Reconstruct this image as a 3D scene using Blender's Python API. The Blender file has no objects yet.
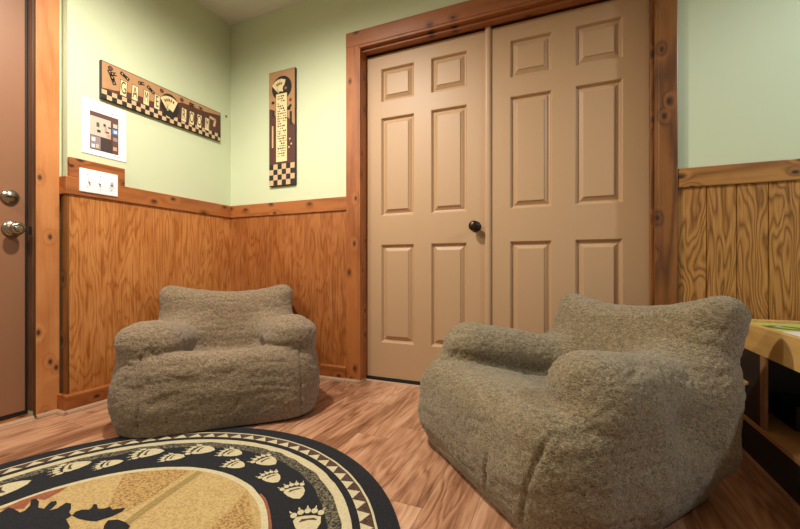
import bpy, bmesh, math, random
import numpy as np
from mathutils import Vector, Matrix, noise as mnoise

C = bpy.context.scene.collection
R = math.radians
random.seed(4)

def s2l(c):
    return tuple(((v/12.92) if v <= .04045 else ((v+.055)/1.055)**2.4) for v in c)
def rgb(r, g, b):
    return (*s2l((r/255, g/255, b/255)), 1)

# ------------------------------------------------------------------ materials
class NT:
    def __init__(s, name):
        s.m = bpy.data.materials.new(name); s.m.use_nodes = True
        s.t = s.m.node_tree; s.b = s.t.nodes['Principled BSDF']
    def n(s, kind, **kw):
        nd = s.t.nodes.new(kind)
        for k, v in kw.items():
            if k in nd.inputs: nd.inputs[k].default_value = v
            else: setattr(nd, k, v)
        return nd
    def l(s, a, b): s.t.links.new(a, b)
    def obj(s): return s.n('ShaderNodeTexCoord').outputs['Object']
    def mapped(s, scale, loc=(0,0,0), rot=(0,0,0), src=None):
        mp = s.n('ShaderNodeMapping'); mp.inputs['Scale'].default_value = scale
        mp.inputs['Location'].default_value = loc; mp.inputs['Rotation'].default_value = rot
        s.l(src or s.obj(), mp.inputs['Vector']); return mp.outputs['Vector']
    def noise(s, vec, scale, detail=2, rough=.5, dist=0):
        nd = s.n('ShaderNodeTexNoise', Scale=scale, Detail=detail, Roughness=rough, Distortion=dist)
        s.l(vec, nd.inputs['Vector']); return nd.outputs['Fac']
    def math(s, op, a, b=None, c=None, clamp=False):
        nd = s.n('ShaderNodeMath', operation=op, use_clamp=clamp)
        for i, v in enumerate((a, b, c)):
            if v is None: continue
            if isinstance(v, (int, float)): nd.inputs[i].default_value = v
            else: s.l(v, nd.inputs[i])
        return nd.outputs[0]
    def ramp(s, fac, stops, interp='LINEAR'):
        nd = s.n('ShaderNodeValToRGB'); cr = nd.color_ramp; cr.interpolation = interp
        while len(cr.elements) < len(stops): cr.elements.new(.5)
        for e, (p, c) in zip(cr.elements, stops): e.position = p; e.color = c
        s.l(fac, nd.inputs['Fac']); return nd.outputs['Color']
    def mix(s, fac, a, b, blend='MIX'):
        nd = s.n('ShaderNodeMix', data_type='RGBA', blend_type=blend)
        for i, v in ((0, fac), (6, a), (7, b)):
            if isinstance(v, (int, float, tuple)): nd.inputs[i].default_value = v
            else: s.l(v, nd.inputs[i])
        return nd.outputs[2]
    def bump(s, h, strength=.3, dist=.002):
        nd = s.n('ShaderNodeBump', Strength=strength, Distance=dist)
        s.l(h, nd.inputs['Height']); s.l(nd.outputs['Normal'], s.b.inputs['Normal'])
    def col(s, c):
        if isinstance(c, tuple): s.b.inputs['Base Color'].default_value = c
        else: s.l(c, s.b.inputs['Base Color'])
    def set(s, **kw):
        for k, v in kw.items(): s.b.inputs[k.replace('_', ' ')].default_value = v
        return s

def plain(name, c, rough=.6, var=.06, scale=40, metal=0, bump=0):
    t = NT(name); v = t.noise(t.obj(), scale, 3)
    k = t.math('MULTIPLY_ADD', v, var*2, 1-var)
    t.col(t.mix(1, c, k, 'MULTIPLY')); t.set(Roughness=rough, Metallic=metal)
    if bump: t.bump(v, bump, .001)
    return t.m

def wood(name, dark, mid, light, axis, freq=7, scale=5, stretch=.1, knots=True, rough=.42, contrast=1, seed=0, fibre=.5, knotcol=None, bias=0, coat=.12, kscale=7.5, detail=2.2, power=1.6):
    """Stained softwood: contour lines of a stretched noise field make the grain, cells make knots."""
    t = NT(name)
    sc = [1, 1, 1]; sc[axis] = stretch
    v = t.mapped(tuple(sc), (seed*3.1, seed*1.7, seed*2.3))
    f = t.noise(v, scale, detail, .5, .35)
    if knots:
        sp = t.n('ShaderNodeSeparateXYZ'); t.l(t.obj(), sp.inputs[0]); ch = 'XYZ'
        o1, o2 = {0: ('Z', 'Y'), 1: ('Z', 'X'), 2: ('X', 'Y')}[axis]
        kc = t.n('ShaderNodeCombineXYZ'); t.l(t.math('ADD', sp.outputs[o1], sp.outputs[o2]), kc.inputs['X']); t.l(t.math('MULTIPLY', sp.outputs[ch[axis]], .62), kc.inputs['Y'])
        kv = t.mapped((1, 1, 1), (seed*1.31+.4, seed*.93+.2, 0), src=kc.outputs[0])
        vo = t.n('ShaderNodeTexVoronoi', Scale=kscale, Randomness=1.0, voronoi_dimensions='2D'); t.l(kv, vo.inputs['Vector'])
        d = vo.outputs['Distance']
        near = t.math('SMOOTH_MIN', t.math('MULTIPLY', d, 1.5), .35, .15)
        f = t.math('ADD', f, t.math('MULTIPLY', near, .6))
    rings = t.math('PINGPONG', t.math('MULTIPLY', f, freq*2), 1.0)
    sf = [60, 60, 60]; sf[axis] = 1.6
    fib = t.noise(t.mapped(tuple(sf), (seed, seed, seed)), 2.2, 3, .6)
    g = t.math('ADD', t.math('MULTIPLY', t.math('POWER', rings, power), contrast*.75), t.math('MULTIPLY', fib, fibre))
    sb = [7, 7, 7]; sb[axis] = 2.2
    big = t.noise(t.mapped(tuple(sb), (seed, 2, 1)), 2, 4, .6)
    g = t.math('ADD', t.math('SUBTRACT', g, .25 + bias), t.math('MULTIPLY', t.math('SUBTRACT', big, .5), .9))
    c = t.ramp(g, [(0.0, light), (.4, mid), (1.0, dark)])
    if knots:
        km = t.ramp(d, [(0.0, (1,1,1,1)), (.045, (.9,.9,.9,1)), (.07, (.4,.4,.4,1)), (.14, (0,0,0,1))])
        c = t.mix(km, c, knotcol or rgb(52, 24, 10))
    t.col(c); t.set(Roughness=rough, Coat_Weight=coat, Coat_Roughness=.3)
    t.bump(t.math('ADD', rings, fib), .18, .0012)
    return t.m

def fleece(name, a, b):
    t = NT(name); o = t.obj()
    w = t.noise(t.mapped((1, 1, 1.5)), 105, 3, .6, 1.2)
    w2 = t.noise(o, 260, 2, .6, .5)
    big = t.noise(o, 7, 3, .55)
    c = t.ramp(t.math('ADD', t.math('MULTIPLY', w, .75), t.math('MULTIPLY', w2, .3)), [(.34, a), (.65, b)])
    c = t.mix(t.math('MULTIPLY', big, .5), c, t.mix(1, c, rgb(205, 196, 180), 'MULTIPLY'))
    t.col(c); t.set(Roughness=.95, Sheen_Weight=.25, Sheen_Roughness=.5, Specular_IOR_Level=.15)
    t.bump(t.math('ADD', t.math('MULTIPLY', w, 1.0), t.math('MULTIPLY', w2, .4)), .9, .006)
    return t.m

M = {}
# orange stained pine, one per grain direction
PD, PM, PL = rgb(84, 40, 15), rgb(140, 76, 31), rgb(168, 100, 48)
M['pine_x'] = wood('stained_pine_along_x', PD, PM, PL, 0, seed=1, contrast=.55, freq=5)
M['pine_y'] = wood('stained_pine_along_y', PD, PM, PL, 1, seed=2, contrast=.55, freq=5)
M['pine_z'] = wood('stained_pine_along_z', PD, PM, PL, 2, seed=3, contrast=.5, freq=4.5)
M['pine_light'] = wood('stained_pine_light', rgb(122, 64, 28), rgb(178, 108, 54), rgb(200, 134, 78), 2, seed=5, contrast=.5, freq=5, knotcol=rgb(78,40,20))
M['pine_deep'] = wood('stained_pine_deep', rgb(56, 29, 9), rgb(104, 61, 23), rgb(136, 86, 38), 2, seed=7, contrast=.75, freq=7)
M['pine_right'] = wood('stained_pine_rail', rgb(84, 48, 15), rgb(146, 94, 38), rgb(174, 122, 60), 0, seed=12, contrast=.75, freq=7)
M['jamb'] = wood('dark_jamb_wood', rgb(50, 30, 18), rgb(84, 54, 34), rgb(106, 72, 48), 2, knots=False, contrast=.4, freq=4)
M['pine_head'] = wood('stained_pine_head', rgb(76, 37, 15), rgb(124, 67, 31), rgb(152, 90, 48), 0, seed=6, contrast=.4, freq=4)
M['ply_left'] = wood('stained_plywood_left', rgb(116, 58, 20), rgb(176, 106, 48), rgb(202, 136, 74), 2, freq=18, scale=6.5, stretch=.17, knots=False, contrast=.55, seed=3, fibre=1.0, rough=.36, bias=.1, detail=3.5, power=2.6)
M['ply_back'] = wood('stained_plywood_back', rgb(94, 46, 17), rgb(148, 84, 37), rgb(174, 110, 58), 2, freq=16, scale=7, stretch=.15, knots=False, contrast=.5, seed=8, fibre=1.0, rough=.38, bias=.08, detail=3.5, power=2.4)
def boards_mat():
    t = NT('stained_fir_boards'); o = t.obj()
    sx = t.n('ShaderNodeSeparateXYZ'); t.l(o, sx.inputs[0])
    idx = t.math('FLOOR', t.math('DIVIDE', t.math('SUBTRACT', sx.outputs['X'], 2.735), .1067))
    cb = t.n('ShaderNodeCombineXYZ')
    t.l(sx.outputs['X'], cb.inputs['X']); t.l(t.math('MULTIPLY', idx, 3.7), cb.inputs['Y'])
    t.l(t.math('MULTIPLY', sx.outputs['Z'], .2), cb.inputs['Z'])
    f = t.noise(cb.outputs[0], 5.5, 2.8, .52, .4)
    rings = t.math('PINGPONG', t.math("MULTIPLY", f, 52), 1.0)
    fib = t.noise(t.mapped((110, 110, 3)), 2, 3, .6)
    g = t.math('ADD', t.math('MULTIPLY', t.math('POWER', rings, 2.0), .46), t.math('MULTIPLY', fib, .62))
    t.col(t.ramp(g, [(.12, rgb(196,144,78)), (.48, rgb(160,108,48)), (.88, rgb(96,58,20))]))
    t.set(Roughness=.42, Coat_Weight=.1, Coat_Roughness=.3); t.bump(rings, .25, .0015)
    return t.m
M['ply_right'] = boards_mat()

def wall_mat():
    t = NT('sage_green_paint'); o = t.obj()
    v = t.noise(o, 180, 3, .6); b = t.noise(o, 1.2, 2)
    t.col(t.mix(b, rgb(200, 208, 172), rgb(205, 212, 178))); t.set(Roughness=.62); t.bump(v, .08, .001)
    return t.m
M['wall'] = wall_mat()
M['ceiling'] = plain('ceiling_paint', rgb(222, 219, 212), .9, .02, 120, bump=.1)
def door_mat(name, c):
    t = NT(name); o = t.obj()
    fib = t.noise(t.mapped((90, 90, 4)), 2, 3, .6)
    k = t.math('MULTIPLY_ADD', fib, .06, .97)
    t.col(t.mix(1, c, k, 'MULTIPLY')); t.set(Roughness=.48); t.bump(fib, .08, .0008)
    return t.m
M['door'] = door_mat('beige_door_paint', rgb(182, 147, 110))
M['brown_door'] = door_mat('brown_door_paint', rgb(144, 99, 68))
M['black'] = plain('black_rubber', rgb(20, 20, 20), .6)
M['quarter'] = plain('pale_shoe_moulding', rgb(176, 142, 112), .5, .12, 30)
M['bronze'] = plain('dark_bronze', rgb(62, 50, 42), .32, .1, 60, metal=.85)
M['brass'] = plain('antique_brass', rgb(168, 158, 138), .26, .1, 60, metal=.95)
M['brass_dark'] = plain('dark_brass', rgb(80, 66, 48), .35, .1, 60, metal=.9)  # darker brass tone for thumb turn and knob centre
M['white'] = plain('white_plastic', rgb(238, 240, 244), .35, .01)
M['paper'] = plain('white_paper', rgb(240, 240, 246), .8, .015)
M['grey'] = plain('grey_print', rgb(176, 176, 182), .6)
M['steel'] = plain('screw_steel', rgb(150, 150, 150), .4, metal=.8)

def floor_mat():
    t = NT('laminate_planks'); o = t.obj()
    sx = t.n('ShaderNodeSeparateXYZ'); t.l(o, sx.inputs[0])
    W, L = .145, 1.2
    xi = t.math('DIVIDE', t.math('SUBTRACT', sx.outputs['X'], .135), W)
    row = t.math('FLOOR', xi)
    wn = t.n('ShaderNodeTexWhiteNoise', noise_dimensions='1D'); t.l(row, wn.inputs['W'])
    yi = t.math('ADD', t.math('DIVIDE', sx.outputs['Y'], L), t.math('MULTIPLY', wn.outputs['Value'], 5))
    yr = t.math('FLOOR', yi)
    wn2 = t.n('ShaderNodeTexWhiteNoise', noise_dimensions='2D')
    cv = t.n('ShaderNodeCombineXYZ'); t.l(row, cv.inputs['X']); t.l(yr, cv.inputs['Y']); t.l(cv.outputs[0], wn2.inputs['Vector'])
    rnd = wn2.outputs['Value']
    cb = t.n('ShaderNodeCombineXYZ')
    t.l(sx.outputs['X'], cb.inputs['X']); t.l(t.math('MULTIPLY', sx.outputs['Y'], .16), cb.inputs['Y']); t.l(t.math('MULTIPLY', rnd, 9), cb.inputs['Z'])
    f = t.noise(cb.outputs[0], 9, 2.5, .5, .6)
    rings = t.math('PINGPONG', t.math('MULTIPLY', f, 14), 1)
    cf = t.n('ShaderNodeCombineXYZ')
    t.l(t.math('MULTIPLY', sx.outputs['X'], 70), cf.inputs['X']); t.l(t.math('MULTIPLY', sx.outputs['Y'], 3.5), cf.inputs['Y']); t.l(rnd, cf.inputs['Z'])
    fib = t.noise(cf.outputs[0], 1.6, 4, .65)
    streak = t.noise(cb.outputs[0], 4.5, 3, .55, .4)
    g = t.math('ADD', t.math('MULTIPLY', fib, .45), t.math('MULTIPLY', rings, .16))
    g = t.math('ADD', g, t.math('MULTIPLY', streak, .62))
    g = t.math('ADD', g, t.math('MULTIPLY', t.math('SUBTRACT', rnd, .5), .12))
    c = t.ramp(g, [(.42, rgb(212, 168, 136)), (.58, rgb(188, 139, 106)), (.73, rgb(144, 98, 70)), (.89, rgb(90, 56, 38))])
    ex = t.math('ABSOLUTE', t.math('SUBTRACT', t.math('FRACT', xi), .5))
    ey = t.math('ABSOLUTE', t.math('SUBTRACT', t.math('FRACT', yi), .5))
    seam = t.math('MAXIMUM', t.math('GREATER_THAN', ex, .4925), t.math('GREATER_THAN', ey, .4988))
    c = t.mix(t.math('MULTIPLY', seam, .55), c, rgb(80, 48, 30))
    t.col(c); t.set(Roughness=.36); t.bump(t.math('SUBTRACT', fib, t.math('MULTIPLY', seam, 2)), .12, .001)
    return t.m
M['floor'] = floor_mat()

# ------------------------------------------------------------------ mesh helpers
class MB:
    def __init__(s): s.v = []; s.f = []; s.m = []; s.s = []
    def add(s, vs, fs, m=0, smooth=False):
        k = len(s.v); s.v += [tuple(v) for v in vs]
        for f in fs: s.f.append(tuple(i+k for i in f)); s.m.append(m); s.s.append(smooth)
    def box(s, a, b, m=0, bevel=0, seg=2, mat=None):
        bm = bmesh.new(); bmesh.ops.create_cube(bm, size=1)
        for v in bm.verts:
            v.co = Vector([(a[i]+b[i])/2 + v.co[i]*(b[i]-a[i]) for i in range(3)])
        if bevel: bmesh.ops.bevel(bm, geom=bm.edges[:], offset=bevel, segments=seg, profile=.5, affect='EDGES')
        if mat is not None: bm.transform(mat)
        s.bm(bm, m)
    def bm(s, bm, m=0, smooth=False):
        bm.verts.index_update()
        s.add([v.co[:] for v in bm.verts], [[v.index for v in f.verts] for f in bm.faces], m, smooth); bm.free()
    def prism(s, prof, axis, a, b, m=0):
        """extrude a 2D profile along an axis (0,1,2) from a to b; profile gives the other two coordinates in order"""
        n = len(prof)
        def P(p, t):
            p = list(p); p.insert(axis, t); return p
        s.add([P(p, a) for p in prof] + [P(p, b) for p in prof],
              [(i, (i+1) % n, n+(i+1) % n, n+i) for i in range(n)] + [tuple(range(n))[::-1], tuple(range(n, 2*n))], m)
    def lathe(s, prof, origin, axis, seg=32, m=0):
        """prof: (radius, distance along axis)"""
        ax = Vector(axis).normalized(); u = ax.orthogonal().normalized(); w = ax.cross(u)
        o = Vector(origin); vs = []; fs = []
        for r, h in prof:
            for k in range(seg):
                a = 2*math.pi*k/seg
                vs.append(o + ax*h + (u*math.cos(a) + w*math.sin(a))*max(r, 1e-5))
        for i in range(len(prof)-1):
            for k in range(seg):
                fs.append((i*seg+k, i*seg+(k+1) % seg, (i+1)*seg+(k+1) % seg, (i+1)*seg+k))
        fs.append(tuple(range(seg))[::-1]); fs.append(tuple(range((len(prof)-1)*seg, len(prof)*seg)))
        s.add(vs, fs, m, True)
    def flat(s, pts, fr, h, m=0):
        """flat polygon (2D) laid in frame fr=(origin, ex, ey, en) at height h"""
        o, ex, ey, en = fr
        s.add([o + ex*p[0] + ey*p[1] + en*h for p in pts], [tuple(range(len(pts)))], m)
    def build(s, name, mats, parent=None, fix=True, loc=None):
        me = bpy.data.meshes.new(name)
        v = s.v
        if loc is not None: v = [tuple(Vector(p)-Vector(loc)) for p in v]
        me.from_pydata(v, [], s.f)
        if not isinstance(mats, (list, tuple)): mats = [mats]
        for x in mats: me.materials.append(x)
        me.polygons.foreach_set('material_index', s.m); me.polygons.foreach_set('use_smooth', s.s)
        if fix:
            bm = bmesh.new(); bm.from_mesh(me); bmesh.ops.recalc_face_normals(bm, faces=bm.faces[:]); bm.to_mesh(me); bm.free()
        me.update()
        o = bpy.data.objects.new(name, me); C.objects.link(o)
        if loc is not None: o.location = loc
        if parent: o.parent = parent
        return o

def tag(o, label, cat, group=None, kind=None):
    o['label'] = label; o['category'] = cat
    if group: o['group'] = group
    if kind: o['kind'] = kind
    return o
def struct(o, label, cat): return tag(o, label, cat, kind='structure')
def empty(name, loc, rz=0):
    o = bpy.data.objects.new(name, None); C.objects.link(o); o.empty_display_size = .1
    o.location = loc; o.rotation_euler = (0, 0, rz); return o

def text_mesh(txt, size):
    cu = bpy.data.curves.new('t', 'FONT'); cu.body = txt; cu.size = size; cu.align_x = 'CENTER'; cu.align_y = 'CENTER'
    ob = bpy.data.objects.new('t', cu); C.objects.link(ob)
    dg = bpy.context.evaluated_depsgraph_get(); ev = ob.evaluated_get(dg); me = ev.to_mesh()
    vs = [tuple(v.co) for v in me.vertices]; fs = [tuple(p.vertices) for p in me.polygons]
    ev.to_mesh_clear(); bpy.data.objects.remove(ob); bpy.data.curves.remove(cu)
    return vs, fs
def put_text(mb, txt, size, fr, at, h, m, sx=1, sy=1, rot=0):
    vs, fs = text_mesh(txt, size); o, ex, ey, en = fr; c, s_ = math.cos(rot), math.sin(rot)
    pts = []
    for x, y, _ in vs:
        x, y = x*sx, y*sy; x, y = c*x - s_*y + at[0], s_*x + c*y + at[1]
        pts.append(o + ex*x + ey*y + en*h)
    mb.add(pts, fs, m)
def rect(cx, cy, w, h, rot=0):
    c, s_ = math.cos(rot), math.sin(rot)
    return [(cx + c*x - s_*y, cy + s_*x + c*y) for x, y in ((-w/2,-h/2),(w/2,-h/2),(w/2,h/2),(-w/2,h/2))]
def circ(cx, cy, rx, ry=None, n=28, rot=0, a0=0, a1=2*math.pi):
    ry = ry or rx; c, s_ = math.cos(rot), math.sin(rot); o = []
    full = abs(a1-a0-2*math.pi) < 1e-6
    for k in range(n):
        a = a0 + (a1-a0)*k/(n if full else n-1)
        x, y = rx*math.cos(a), ry*math.sin(a); o.append((cx + c*x - s_*y, cy + s_*x + c*y))
    return o

# ------------------------------------------------------------------ setting
CEIL, RT, RB = 2.495, 1.161, 1.073
XR = 4.6          # right end of the back wall
b = MB(); b.box((-.6, -4.2, -.05), (XR, .25, 0)); struct(b.build('floor', M['floor']), 'reddish oak laminate plank floor', 'floor')
b = MB(); b.box((-.6, -4.2, CEIL), (XR, .25, CEIL+.05)); struct(b.build('ceiling', M['ceiling']), 'plain off-white ceiling', 'ceiling')
b = MB(); b.box((-.15, -1.017, 0), (0, .15, CEIL)); struct(b.build('wall_left', M['wall']), 'sage green left wall above wood wainscot', 'wall')
b = MB(); b.box((-.20, -1.130, 0), (-.052, -1.0171, CEIL)); b.box((-.20, -2.15, 2.075), (-.052, -1.130, CEIL)); b.box((-.20, -4.2, 0), (-.052, -2.15, CEIL))
struct(b.build('wall_entry', M['wall']), 'green wall set back around the brown entry door', 'wall')
b = MB(); b.box((0.0001, 0, 0), (1.085, .15, CEIL)); b.box((2.655, 0, 0), (XR, .15, CEIL)); b.box((1.085, 0, 2.085), (2.655, .15, CEIL))
b.box((.9, .15, 0), (2.85, .2, 2.3))
struct(b.build('wall_back', M['wall']), 'green back wall around the beige double doors', 'wall')

# wainscot sheets (16 mm proud of the plaster)
WT = .016
b = MB(); b.box((0, -1.022, .07), (WT, -WT, RB+.01)); struct(b.build('trim_1', M['ply_left']), 'stained plywood wainscot on the left wall', 'wainscot')
b = MB(); b.box((.0001, -WT, .07), (.998, 0, RB+.01)); struct(b.build('trim_2', M['ply_back']), 'stained plywood wainscot left of the double doors', 'wainscot')
b = MB()
x = 2.732; edges = [x]
k = 0
while x < XR:
    x2 = min(2.735 + .1067*(k+1), XR); g = .004
    b.prism([(x, 0), (x, -WT+.006), (x+g, -WT), (x2-g, -WT), (x2, -WT+.006), (x2, 0)], 2, .07, RB+.01); x = x2; k += 1
struct(b.build('trim_3', M['ply_right']), 'grooved fir board wainscot right of the double doors', 'wainscot')
# wainscot end board facing the entry door
b = MB(); b.box((-.05, -1.026, .07), (.017, -1.0171, RB+.01), bevel=.002); struct(b.build('trim_4', M['pine_deep']), 'dark end board of the left wainscot beside the entry door', 'trim')

# chair rails
b = MB(); b.box((0, -1.036, RB), (.026, -.0005, RT), bevel=.004); b.box((-.05, -1.036, RB), (.002, -1.0171, RT), bevel=.003)
struct(b.build('trim_5', M['pine_y']), 'stained pine chair rail on the left wall', 'chair rail')
b = MB(); b.box((.0265, -.026, RB), (.997, 0, RT), bevel=.004); struct(b.build('trim_6', M['pine_x']), 'stained pine chair rail left of the double doors', 'chair rail')
b = MB(); b.box((2.733, -.026, RB), (XR, 0, RT), bevel=.004); struct(b.build('trim_7', M['pine_right']), 'stained pine chair rail right of the double doors', 'chair rail')

# baseboards with a pale shoe moulding
def shoe_profile(s=1):
    return [(0, 0)] + [(s*.016*math.cos(a), .019*math.sin(a)) for a in (0, .4, .8, 1.2, math.pi/2)]
def baseboard(name, axis, a, bb, face, sgn, label):
    r = MB()
    prof = [(face - sgn*.022, .0), (face, .0), (face, .082), (face - sgn*.005, .09), (face - sgn*.022, .09)]
    r.prism(prof, axis, a, bb, 0)
    r.prism([(face + p[0]*sgn, p[1]) for p in shoe_profile()], axis, a, bb, 1)
    return r
def base_y(a, bb, x):       # along y, facing +x : profile (x,z)
    return baseboard('b', 1, a, bb, x, 1, '')
def base_x(a, bb, y):       # along x, facing -y : profile (y,z)
    return baseboard('b', 0, a, bb, y, -1, '')
r = base_y(-1.046, -.04, .038)
r.box((-.05, -1.046, 0), (.0165, -1.0262, .09), 0, .002); r.prism([(-1.046 - p[0], p[1]) for p in shoe_profile()], 0, -.03, .054, 1)
struct(r.build('baseboard_left', [M['pine_y'], M['quarter']]), 'stained pine baseboard under the left wainscot', 'baseboard')
struct(base_x(.038, .997, -.038).build('baseboard_back', [M['pine_x'], M['quarter']]), 'stained pine baseboard left of the double doors', 'baseboard')
struct(base_x(2.733, XR, -.038).build('baseboard_right', [M['pine_x'], M['quarter']]), 'stained pine baseboard right of the double doors', 'baseboard')

# double door casing, jambs and stops
def casing_z(x0, x1, z1, name, mat, label, shoe):
    r = MB(); r.box((x0, -.032, 0), (x1, 0, z1), bevel=.004)
    if shoe: r.prism([(-.032 - p[0], p[1]) for p in shoe_profile()], 0, x0, x1, 1); r.prism([(x1 + p[0], p[1]) for p in shoe_profile()], 1, -.048, .05, 1)
    return struct(r.build(name, [mat, M['quarter']]), label, 'door casing')
casing_z(.997, 1.085, 2.178, 'trim_8', M['pine_z'], 'left upright casing of the double doors', True)
casing_z(2.655, 2.732, 2.178, 'trim_9', M['pine_deep'], 'right upright casing of the double doors', False)
r = MB(); r.box((.997, -.034, 2.085), (2.732, 0, 2.178), bevel=.004); struct(r.build('trim_10', M['pine_head']), 'head casing across the top of the double doors', 'door casing')
r = MB()
r.box((1.0851, -.03, 0), (1.096, .1, 2.075)); r.box((1.096, .096, 0), (1.11, .11, 2.06))
struct(r.build('trim_11', M['pine_z']), 'left jamb of the double doors', 'door jamb')
r = MB(); r.box((2.644, -.03, 0), (2.6549, .1, 2.075)); r.box((2.632, .0, 0), (2.644, .045, 2.06), bevel=.002)
struct(r.build('trim_12', M['pine_deep']), 'right jamb of the double doors', 'door jamb')
r = MB(); r.box((1.0851, -.03, 2.072), (2.6549, .1, 2.0849)); r.box((1.0961, .0, 2.056), (2.644, .048, 2.072), bevel=.002)
struct(r.build('trim_13', M['pine_head']), 'head jamb and stop above the double doors', 'door jamb')
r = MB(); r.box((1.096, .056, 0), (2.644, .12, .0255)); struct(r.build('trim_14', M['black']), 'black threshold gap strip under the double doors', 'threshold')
r = MB(); r.prism([(.05 - p[0]*.8, p[1]*.35) for p in shoe_profile()], 0, 1.1, 2.64); struct(r.build('trim_15', M['quarter']), 'thin pale floor strip in front of the double doors', 'threshold')

# six panel door leaves
def leaf(x0, x1, px, name, label):
    yF, yB = .06, .1
    rows = [(1.752, 1.959), (1.035, 1.65), (.244, .856)]
    z0, z1 = .026, 2.048
    xs = sorted({x0, x1, *[v for p in px for v in p]}); zs = sorted({z0, z1, *[v for q in rows for v in q]})
    r = MB()
    for i in range(len(xs)-1):
        for j in range(len(zs)-1):
            a, c = xs[i], xs[i+1]; d, e = zs[j], zs[j+1]
            if (a, c) in px and (d, e) in rows:
                rings = [(0, 0), (.003, .002), (.011, .016), (.016, .0175), (.019, .017), (.038, .006), (.040, .002), (.043, .0015)]
                Q = []
                for off, dep in rings:
                    Q.append([(a+off, yF+dep, d+off), (c-off, yF+dep, d+off), (c-off, yF+dep, e-off), (a+off, yF+dep, e-off)])
                for s0, s1 in zip(Q[:-1], Q[1:]):
                    for t in range(4): r.add([s0[t], s0[(t+1) % 4], s1[(t+1) % 4], s1[t]], [(0, 1, 2, 3)])
                r.add(Q[-1], [(0, 1, 2, 3)])
            else:
                r.add([(a, yF, d), (c, yF, d), (c, yF, e), (a, yF, e)], [(0, 1, 2, 3)])
    r.add([(x0, yF, z0), (x1, yF, z0), (x1, yF, z1), (x0, yF, z1), (x0, yB, z0), (x1, yB, z0), (x1, yB, z1), (x0, yB, z1)],
          [(4, 7, 6, 5), (0, 4, 5, 1), (1, 5, 6, 2), (2, 6, 7, 3), (3, 7, 4, 0)])
    o = r.build(name, M['door'], fix=False)
    bm = bmesh.new(); bm.from_mesh(o.data); bmesh.ops.remove_doubles(bm, verts=bm.verts[:], dist=1e-5)
    bmesh.ops.recalc_face_normals(bm, faces=bm.faces[:]); bm.to_mesh(o.data); bm.free()
    return struct(o, label, 'door')
d2 = leaf(1.099, 1.866, [(1.197, 1.419), (1.527, 1.744)], 'door_2', 'left beige six-panel double door leaf with bronze knob')
d3 = leaf(1.870, 2.641, [(1.983, 2.198), (2.309, 2.525)], 'door_3', 'right beige six-panel double door leaf behind the bean bag')
r = MB(); pr = [(x_, .0605) for x_ in (1.849, 1.883)]
prof = [(1.849, .0605), (1.849, .050), (1.853, .045), (1.862, .0425), (1.872, .043), (1.879, .047), (1.883, .053), (1.883, .0605)]
r.prism(prof, 2, .03, 2.055); r.build('astragal', M['door'], d2)
r = MB()
r.lathe([(.030, 0), (.031, .004), (.026, .009), (.012, .012), (.010, .026), (.016, .032), (.026, .040), (.0295, .050), (.027, .059), (.018, .065), (.006, .067), (.001, .067)], (1.794, .06, .945), (0, -1, 0))
kn = r.build('door_knob', M['bronze'], d2); kn['label'] = 'dark bronze round knob'

# brown entry door and its casing
d1 = MB(); d1.box((-.135, -2.04, .035), (-.092, -1.1415, 2.03), bevel=.002)
d1 = struct(d1.build('door_1', M['brown_door']), 'flat brown entry door with brass deadbolt and knob', 'door')
r = MB(); r.box((-.134, -2.03, .016), (-.094, -1.140, .036)); r.build('door_sweep', M['black'], d1)
r = MB(); r.lathe([(.033, 0), (.034, .006), (.030, .012), (.024, .015), (.023, .017), (.001, .018)], (-.092, -1.197, 1.037), (1, 0, 0))
r.box((-.078, -1.215, 1.033), (-.066, -1.179, 1.041), 1, .002)
dbt = r.build('deadbolt', [M['brass'], M['brass_dark']], d1); dbt['label'] = 'round brass deadbolt with thumb turn'
r = MB(); r.lathe([(.036, 0), (.037, .005), (.030, .012), (.014, .015), (.012, .028), (.018, .034), (.027, .043), (.0285, .056), (.024, .064), (.019, .067)], (-.092, -1.190, .891), (1, 0, 0))
r.lathe([(.019, .0665), (.016, .069), (.013, .066), (.012, .062), (.001, .062)], (-.092, -1.190, .891), (1, 0, 0), m=1)
kb = r.build('door_knob', [M['brass'], M['brass_dark']], d1); kb['label'] = 'brass entry knob with recessed centre'
r = MB(); r.box((-.052, -1.128, 0), (-.03, -1.034, CEIL-.12), bevel=.004)
r.prism([(-.03 + p[0], p[1]) for p in shoe_profile()], 1, -1.128, -1.036, 1)
struct(r.build('trim_16', [M['pine_light'], M['quarter']]), 'light knotty pine upright casing beside the entry door', 'door casing')
r = MB(); r.box((-.14, -1.1299, 0), (-.031, -1.1281, 2.075)); r.box((-.14, -1.1325, 0), (-.118, -1.1299, 2.06)); r.box((-.09, -1.1335, .036), (-.045, -1.1298, 2.06), bevel=.001)
struct(r.build('trim_17', M['jamb']), 'dark jamb edge of the entry door', 'door jamb')
r = MB(); r.box((-.115, -1.1412, .02), (-.093, -1.1336, 2.03)); struct(r.build('trim_18', M['black']), 'black weather strip at the entry door edge', 'weather strip')
r = MB(); r.box((-.14, -2.1, 0), (-.052, -1.1300, .015), bevel=.003); r.prism([(-.052 + p[0], p[1]*.7) for p in shoe_profile()], 1, -2.1, -1.128, 1)
struct(r.build('trim_19', [M['pine_y'], M['quarter']]), 'wood threshold below the entry door', 'threshold')
# small latch strike on the jamb
r = MB(); r.box((-.078, -1.1345, .868), (-.05, -1.1325, .905), 0, .001); struct(r.build('trim_20', M['black']), 'small dark strike plate on the entry jamb', 'strike plate')

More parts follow.
